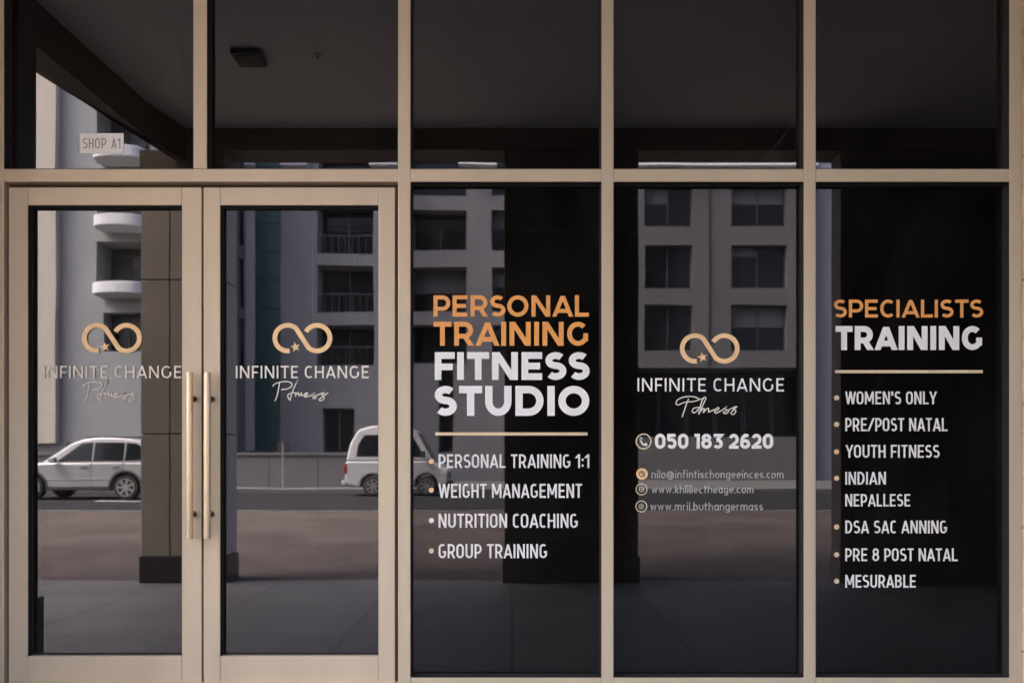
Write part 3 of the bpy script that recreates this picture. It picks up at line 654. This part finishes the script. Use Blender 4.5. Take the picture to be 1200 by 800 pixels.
# ------------------------------------------------------------------ houses across the street
def facade_house(name, D, x0, x1, zt, wins, wall, label, depth=11.0, reveal=0.35, kinds=None, xw=None, zb=0.23):
    """x0,x1 world; wins: (x0,x1,z0,z1,reveal,kind) world rectangles; front faces +y"""
    Y = my(D); t = empty(name, ((x0 + x1) / 2, Y, zb)); tag(t, label, 'building')
    ox, oy, oz = t.location
    xs = sorted({x0, x1, *[v for w_ in wins for v in w_[:2]]}); zs = sorted({zb, zt, *[v for w_ in wins for v in w_[2:4]]})
    mb = MB()
    for a, b_ in zip(xs[:-1], xs[1:]):
        for c, d in zip(zs[:-1], zs[1:]):
            cx, cz = (a + b_) / 2, (c + d) / 2
            if any(w_[0] < cx < w_[1] and w_[2] < cz < w_[3] for w_ in wins): continue
            mb.quad((a - ox, 0, c - oz), (b_ - ox, 0, c - oz), (b_ - ox, 0, d - oz), (a - ox, 0, d - oz))
    for a, b_, c, d, rv, kd in wins:
        a -= ox; b_ -= ox; c -= oz; d -= oz
        mb.quad((a, 0, c), (b_, 0, c), (b_, -rv, c), (a, -rv, c)); mb.quad((a, 0, d), (b_, 0, d), (b_, -rv, d), (a, -rv, d))
        mb.quad((a, 0, c), (a, 0, d), (a, -rv, d), (a, -rv, c)); mb.quad((b_, 0, c), (b_, 0, d), (b_, -rv, d), (b_, -rv, c))
        mb.quad((a, -rv, c), (b_, -rv, c), (b_, -rv, d), (a, -rv, d))
    a, b_, c, d = x0 - ox, x1 - ox, zb - oz, zt - oz
    mb.quad((a, 0, c), (a, 0, d), (a, -depth, d), (a, -depth, c)); mb.quad((b_, 0, c), (b_, 0, d), (b_, -depth, d), (b_, -depth, c))
    mb.quad((a, 0, d), (b_, 0, d), (b_, -depth, d), (a, -depth, d)); mb.quad((a, -depth, c), (b_, -depth, c), (b_, -depth, d), (a, -depth, d))
    mb.build('wall', wall, t)
    for a, b_, c, d, rv, kd in wins:
        if not kd: continue
        a -= ox; b_ -= ox; c -= oz; d -= oz; y = -rv
        if kd == 'door':                          # dark recess with a glazed door in its right part
            MB().box(a + 0.004, b_ - 0.004, y + 0.004, y + 0.02, c + 0.004, d - 0.004).build('recess_lining', M['recess'], t)
            a2 = a + (b_ - a) * 0.36; f = MB(); fw = 0.07; d2 = d - 0.35
            y += 0.02
        else: a2 = a; fw = 0.07; d2 = d
        f = MB()
        f.box(a2 + .004, a2 + fw, y + 0.006, y + 0.09, c + .004, d2 - .004).box(b_ - fw, b_ - .004, y + 0.006, y + 0.09, c + .004, d2 - .004)
        f.box(a2 + fw, b_ - fw, y + 0.006, y + 0.09, d2 - fw, d2 - .004).box(a2 + fw, b_ - fw, y + 0.006, y + 0.09, c + .004, c + fw)
        if b_ - a2 > 1.2: m_ = (a2 + b_) / 2; f.box(m_ - fw/2, m_ + fw/2, y + 0.006, y + 0.085, c + fw, d2 - fw)
        w_o = f.build('window', M['winframe'], t)
        MB().box(a2 + fw, b_ - fw, y + 0.02, y + 0.035, c + fw, d2 - fw).build('pane', M['winglass'], w_o)
        if random.random() < 0.45:
            hb = (d2 - c) * random.uniform(0.2, 0.6); half = random.random() < 0.5 and b_ - a2 > 1.2
            MB().box(a2 + fw, (a2 + b_) / 2 if half else b_ - fw, y + 0.036, y + 0.04, d2 - fw - hb, d2 - fw).build('blind', M['blind'], w_o)
        if kd == 'rail':
            rb = MB(); zr = c + 1.0
            rb.box(a + .01, b_ - .01, -0.12, -0.08, zr - 0.05, zr)
            n = max(3, int((b_ - a) / 0.35))
            for i in range(n + 1):
                q = a + 0.03 + (b_ - a - 0.06) * i / n; rb.box(q - 0.012, q + 0.012, -0.112, -0.088, c, zr - 0.05)
            rb.build('railing', M['winframe'], t)
    return t
def W(D, x0, x1, y0, y1, rv=0.35, kd='win'): return (mx(x0, D), mx(x1, D), mz(y1, D), mz(y0, D), rv, kd)
def ledge(parent, D, x0, x1, y0, y1, m, out=0.3, name='ledge'):
    ox, oy, oz = parent.location
    return MB().box(mx(x0, D) - ox, mx(x1, D) - ox, 0.002, out, mz(y1, D) - oz, mz(y0, D) - oz).build(name, m, parent, bevel=0.02)

# A: tall pale block with curved white balconies (left door)
DA = 37.0
wa = [W(DA, 113, 176, 283 - 77*k, 346 - 77*k, 1.4, 'door') for k in range(0, 5)] + [W(DA, 122, 165, 366, 411, 0.8, 'win')]
wa += [W(DA, -60 - 110*j, -15 - 110*j, 290 - 77*k, 335 - 77*k) for j in range(0, 3) for k in range(-1, 5)]
A_ = facade_house('apartment_block', DA, mx(-420, DA), mx(236, DA), mz(-140, DA), wa, M['wallA'], 'pale grey block with curved white balconies mirrored in the left door')
ledge(A_, DA, 10, 70, -130, 520, M['wallA2'], 0.35, 'pilaster')
for k in range(0, 5):
    ox, oy, oz = A_.location
    xa, xb = mx(121, DA) - ox, mx(180, DA) - ox; zb_, zt_ = mz(350 - 77*k, DA) - oz, mz(337 - 77*k, DA) - oz
    pts = [(xa, 0.002)] + [(xa + (xb - xa) * (0.5 - 0.5 * math.cos(R(a))), 0.25 + 1.15 * max(0, math.sin(R(a))) ** 0.35) for a in range(0, 181, 12)] + [(xb, 0.002)]
    b = MB(); b.prism(pts, lambda x, y: (x, y, zb_), lambda x, y: (x, y, zt_)); bo = b.build('balcony', M['white_r'], A_, bevel=0.04)

# B: mid grey block with teal strip (right door and third window)
DB = 42.0
rows = [(246, 293), (313, 365), (381, 426)]
wb = [W(DB, 273, 285, a, b_) for a, b_ in ((171, 222), (238, 287), (302, 360), (373, 430))]
wb += [W(DB, 372, 438, a, b_, 1.2, 'rail') for a, b_ in ((176, 228), (240, 297), (311, 366), (381, 428))]
wb += [W(DB, 483, 546, a, b_, 0.9, 'win') for a, b_ in [(178, 229)] + rows] + [W(DB, 576, 612, a, b_, 0.6) for a, b_ in [(178, 229)] + rows]
wb += [W(DB, 640, 690, a, b_, 0.6) for a, b_ in rows]
wb += [W(DB, 379, 415, 478, 530, 0.4), W(DB, 514, 531, 430, 530, 0.5)]
B_ = facade_house('apartment_block', DB, mx(252, DB), mx(735, DB), mz(120, DB), wb, M['wallB'], 'mid grey block with a teal vertical strip mirrored in the right door')
ledge(B_, DB, 289, 299, 130, 528, M['wallB2'], 0.25, 'pilaster')
tz0, tz1 = mz(528, DB) - B_.location.z, mz(130, DB) - B_.location.z
n = 12
for i in range(n):
    MB().box(mx(300.5, DB) - B_.location.x, mx(328, DB) - B_.location.x, 0.003, 0.12, tz0 + (tz1 - tz0) * i / n + 0.02, tz0 + (tz1 - tz0) * (i + 1) / n - 0.02).build('teal_panel', M['teal'], B_)
for a, b_ in ((289, 300), (331, 361), (435, 472), (538, 582)): ledge(B_, DB, a, b_, 180, 197, M['white_r'], 0.5)

# C: grey block with paired windows over a dark shop storey (fourth window)
rows = [(146, 195), (217, 265), (287, 338), (357, 410)]
wc = [W(DB, a, b_, c, d, 0.45) for a, b_ in ((755, 812), (857, 922), (936, 952)) for c, d in rows]
wc += [W(DB, 746, 955, 430, 512, 2.5, None)]
C_ = facade_house('apartment_block', DB, mx(736, DB), mx(957, DB), mz(110, DB), wc, M['wallC'], 'grey block with three rows of dark windows mirrored in the fourth bay')
ledge(C_, DB, 738, 955, 176, 197, M['white_r'], 0.45)
ox, oy, oz = C_.location
for i in range(6):
    a = mx(747 + 35*i, DB) - ox; b_ = mx(747 + 35*i + 33, DB) - ox; z0, z1 = mz(511, DB) - oz, mz(432, DB) - oz
    f = MB().box(a, a + .08, -2.48, -2.38, z0, z1).box(b_ - .08, b_, -2.48, -2.38, z0, z1).box(a + .08, b_ - .08, -2.48, -2.38, z1 - .2, z1)
    w_o = f.build('window', M['winframe'], C_)
    MB().box(a + .08, b_ - .08, -2.46, -2.44, z0, z1 - .2).build('pane', M['winglass'], w_o)
# D: blue-grey block (edge of the rightmost window)
DD = 42.6
wd = [W(DD, a, a + 45, c, c + 50, 0.4) for a in (1010, 1100, 1190, 1280, 1370) for c in (130, 215, 300, 385)]
facade_house('apartment_block', DD, mx(956, DD), mx(1480, DD), mz(60, DD), wd, M['wallD'], 'blue grey block, a thin strip of it mirrored in the rightmost window')

# downpipe on the right block
ox, oy, oz = C_.location
MB().tube((mx(831, DB) - ox, 0.05, mz(426, DB) - oz), (mx(831, DB) - ox, 0.05, mz(140, DB) - oz), 0.05, 10).build('downpipe', M['recess'], C_)
# low boundary wall, post and bollards
lw = empty('boundary_wall', (mx(330, 31), my(31), 0.23)); tag(lw, 'low pale boundary wall mirrored below the grey block', 'wall')
xa, xb = mx(-200, 31), mx(430, 31); nseg = 11
for i in range(nseg):
    q0 = xa + (xb - xa) * i / nseg - lw.location.x; q1 = xa + (xb - xa) * (i + 1) / nseg - lw.location.x
    MB().box(q0 + 0.01, q1 - 0.01, -0.2, 0, 0, 1.25).build('panel', M['lowwall'], lw, bevel=0.01)
    MB().box(q0 + 0.002, q1 - 0.002, -0.25, 0.05, 1.252, 1.36).build('coping', M['lowwall'], lw, bevel=0.01)
for px, lab in ((332, 'slim grey signpost by the low wall mirrored in the right door'), (84, 'slim grey signpost behind the silver car')):
    t = empty('signpost', (mx(px, 30), my(30), 0.23)); tag(t, lab, 'signpost')
    MB().tube((0, 0, 0), (0, 0, 1.7), 0.035).build('post', M['metal'], t); MB().box(-0.2, 0.2, -0.02, 0.02, 1.35, 1.75).build('plate', M['trim'], t, bevel=0.01)

# ------------------------------------------------------------------ vehicles
def vehicle(name, body, house, side_windows, wheels, wr, Wd, mats, label, cat, roof_in=0.2, belt=1.05, H=1.85, extra=None, loc=(0,0,0), rz=0):
    t = empty(name, loc, rz); tag(t, label, cat)
    hw = Wd / 2
    def outline():
        pts = list(body)                          # closed outline above the sill, front to rear; arches added along the bottom
        return pts
    m = MB(); m.prism(outline(), lambda x, z: (x, -hw, z), lambda x, z: (x, hw, z)); m.build('body', mats['paint'], t, bevel=0.085, seg=4)
    def hy(z): return hw - 0.03 - roof_in * max(0, z - belt) / (H - belt)
    m = MB(); m.prism(house, lambda x, z: (x, -hy(z), z), lambda x, z: (x, hy(z), z)); m.build('cabin', mats['paint'], t, bevel=0.08, seg=4)
    for s in (-1, 1):
        for w_ in side_windows:
            m = MB(); m.prism(w_, lambda x, z: (x, s * (hy(z) + 0.006), z), lambda x, z: (x, s * (hy(z) - 0.02), z)); m.build('side_window', M['carglass'], t)
        for cx in wheels:
            wo = empty('wheel', (cx, s * (hw - 0.12), wr), 0, t)
            MB().tube((0, -0.11, 0), (0, 0.11, 0), wr, 28).build('tyre', M['rubber'], wo, bevel=0.03)
            rm = MB().tube((0, s * 0.10, 0), (0, s * 0.118, 0), wr * 0.24, 14)
            for i in range(7):
                a = 2 * math.pi * i / 7; c, d = math.cos(a), math.sin(a)
                p0 = (c * wr * .15, d * wr * .15); p1 = (c * wr * .68, d * wr * .68); nx, nz = -d * 0.03, c * 0.03
                rm.prism([(p0[0] - nx, p0[1] - nz), (p1[0] - nx, p1[1] - nz), (p1[0] + nx, p1[1] + nz), (p0[0] + nx, p0[1] + nz)], lambda x, z: (x, s * 0.1125, z), lambda x, z: (x, s * 0.122, z))
            for i in range(28):
                a, b_ = 2 * math.pi * i / 28, 2 * math.pi * (i + 1) / 28
                rm.prism([(math.cos(a) * wr * .64, math.sin(a) * wr * .64), (math.cos(a) * wr * .72, math.sin(a) * wr * .72), (math.cos(b_) * wr * .72, math.sin(b_) * wr * .72), (math.cos(b_) * wr * .64, math.sin(b_) * wr * .64)],
                         lambda x, z: (x, s * 0.111, z), lambda x, z: (x, s * 0.124, z))
            rm.build('rim', M['rim'], wo)
    if extra: extra(t, hw, hy)
    return t
def arch(cx, r, z0, n=14):                        # from front to rear over a wheel
    a0 = math.degrees(math.asin(min(0.99, (z0 - wz) / r)))
    return [(cx + r * math.cos(R(a)), wz + r * math.sin(R(a))) for a in [a0 + (180 - 2*a0) * i / n for i in range(n + 1)]]
# silver car, nose to -X in the world after turning
wz = 0.37
body = [(0.02, 0.62), (0.0, 0.85), (0.06, 1.12), (1.4, 1.14), (3.45, 1.12), (4.25, 1.03), (4.6, 0.90), (4.72, 0.62), (4.68, 0.36), (4.45, 0.28)] + \
       arch(3.78, 0.45, 0.28) + arch(0.98, 0.45, 0.28) + [(0.12, 0.36)]
house = [(0.07, 1.05), (0.14, 1.34), (0.32, 1.60), (0.58, 1.76), (0.95, 1.84), (1.5, 1.87), (2.0, 1.86), (2.4, 1.80), (2.7, 1.68), (3.6, 1.05)]
sw = [[(0.42, 1.20), (0.50, 1.52), (0.72, 1.68), (1.02, 1.70), (1.02, 1.17)], [(1.08, 1.17), (1.08, 1.705), (1.98, 1.71), (1.98, 1.16)], [(2.04, 1.16), (2.04, 1.705), (2.36, 1.68), (3.02, 1.16)]]
def suv_extra(t, hw, hy):
    m = MB(); q = lambda x, z, s: (x, s * (hy(z) - 0.10), z)
    m.quad((2.56, -hy(1.7) + .12, 1.745), (2.56, hy(1.7) - .12, 1.745), (3.38, hy(1.2) - .08, 1.205), (3.38, -hy(1.2) + .08, 1.205)); 
    m.build('windscreen', M['carglass'], t)
    MB().quad((0.14, -0.7, 1.30), (0.14, 0.7, 1.30), (0.36, 0.62, 1.66), (0.36, -0.62, 1.66)).build('rear_window', M['carglass'], t)
    for s in (-1, 1):
        MB().box(2.98, 3.16, s * (hw + 0.02), s * (hw + 0.2), 1.12, 1.27).build('mirror', M['carwhite'], t, bevel=0.03)
        MB().box(-0.012, 0.18, s * (hw - 0.3), s * (hw + 0.006), 0.95, 1.1).build('tail_lamp', M['lamp_red'], t, bevel=0.02)
        MB().box(4.42, 4.70, s * (hw - 0.42), s * (hw + 0.006), 0.74, 0.87).build('headlight', M['lamp_clear'], t, bevel=0.03)
        MB().box(1.42, 3.34, s * (hw - 0.02), s * (hw + 0.012), 0.29, 0.40).build('sill_trim', M['trim'], t, bevel=0.01)
        for dx in (1.2, 2.15): MB().box(dx, dx + 0.22, s * (hw + 0.004), s * (hw + 0.03), 0.99, 1.03).build('door_handle', M['carwhite'], t, bevel=0.008)
        for dx in (1.05, 2.01): MB().box(dx - 0.006, dx + 0.006, s * (hw - 0.01), s * (hw + 0.004), 0.45, 1.13).build('door_gap', M['trim'], t)
        MB().box(0.7, 2.3, s * 0.62 - 0.02, s * 0.62 + 0.02, 1.86, 1.90).build('roof_rail', M['trim'], t, bevel=0.01)
    for s in (-1, 1):
        for cx in (0.98, 3.78):
            f = MB(); q = [(cx + rr * math.cos(R(a)), 0.37 + rr * math.sin(R(a))) for rr in (0.445, 0.50) for a in (range(-8, 189, 14) if rr < 0.46 else range(188, -9, -14))]
            f.prism(q, lambda x, z: (x, s * (hw - 0.03), z), lambda x, z: (x, s * (hw + 0.014), z)).build('arch_trim', M['trim'], t)
        MB().box(1.5, 3.3, s * (hw - 0.02), s * (hw + 0.01), 0.60, 0.625).build('side_crease', M['metal'], t, bevel=0.005)
        MB().box(0.3, 3.1, s * (hw - 0.028), s * (hw - 0.012), 1.125, 1.15).build('window_trim', M['metal'], t)
    MB().box(4.6, 4.735, -0.5, 0.5, 0.42, 0.62).build('grille', M['trim'], t, bevel=0.02)
    MB().box(-0.02, 0.02, -0.26, 0.26, 0.72, 0.84).build('number_plate', M['sign'], t)
DS = 23.2
vehicle('parked_car', body, house, sw, (0.98, 3.78), wz, 1.86, dict(paint=M['carwhite']), 'silver white family car parked across the road, mirrored in the left door', 'car',
        H=1.86, belt=1.1, extra=suv_extra, loc=(mx(186, DS), my(DS) - 0.93, RZ), rz=math.pi)
# white van, tail towards -X
wz = 0.33
body = [(0.0, 0.5), (0.02, 1.15), (0.3, 1.17), (2.75, 1.17), (3.25, 1.02), (3.42, 0.8), (3.44, 0.45), (3.3, 0.28)] + arch(2.72, 0.40, 0.28) + arch(0.92, 0.40, 0.28) + [(0.1, 0.34)]
house = [(0.03, 1.15), (0.16, 1.75), (0.42, 2.22), (0.85, 2.34), (2.0, 2.34), (2.35, 2.2), (2.95, 1.15)]
sw = [[(0.38, 1.32), (0.44, 1.72), (0.62, 2.02), (1.18, 2.04), (1.18, 1.32)], [(1.28, 1.32), (1.28, 2.04), (1.95, 2.04), (1.95, 1.32)], [(2.03, 1.3), (2.03, 2.04), (2.22, 2.02), (2.62, 1.3)]]
def van_extra(t, hw, hy):
    MB().quad((2.42, -0.6, 2.14), (2.42, 0.6, 2.14), (2.92, 0.66, 1.27), (2.92, -0.66, 1.27)).build('windscreen', M['carglass'], t)
    MB().quad((0.05, -0.62, 1.35), (0.05, 0.62, 1.35), (0.2, 0.56, 1.95), (0.2, -0.56, 1.95)).build('rear_window', M['carglass'], t)
    for s in (-1, 1):
        MB().box(2.55, 2.68, s * (hw + 0.02), s * (hw + 0.2), 1.28, 1.5).build('mirror', M['trim'], t, bevel=0.03)
        MB().box(-0.014, 0.1, s * (hw - 0.16), s * (hw + 0.006), 0.75, 1.08).build('tail_lamp', M['lamp_red'], t, bevel=0.02)
        MB().box(3.2, 3.43, s * (hw - 0.35), s * (hw + 0.006), 0.72, 0.92).build('headlight', M['lamp_clear'], t, bevel=0.03)
        MB().box(1.2, 1.23, s * (hw - 0.01), s * (hw + 0.004), 0.4, 1.15).build('door_gap', M['trim'], t)
        MB().box(2.0, 2.02, s * (hw - 0.01), s * (hw + 0.004), 0.4, 1.15).build('door_gap', M['trim'], t)
    MB().box(-0.12, 0.05, -hw + 0.02, hw - 0.02, 0.36, 0.52).build('rear_bumper', M['vanwhite'], t, bevel=0.03)
    MB().box(3.36, 3.5, -hw + 0.02, hw - 0.02, 0.3, 0.5).build('front_bumper', M['trim'], t, bevel=0.03)
    MB().box(3.36, 3.46, -0.4, 0.4, 0.6, 0.74).build('grille', M['trim'], t, bevel=0.02)
DV = 26.0
vehicle('parked_van', body, house, sw, (0.92, 2.72), wz, 1.66, dict(paint=M['vanwhite']), 'small white van across the road, mirrored in the right door', 'van',
        H=2.34, belt=1.15, roof_in=0.14, extra=van_extra, loc=(mx(404, DV), my(DV) - 0.83, RZ), rz=0)
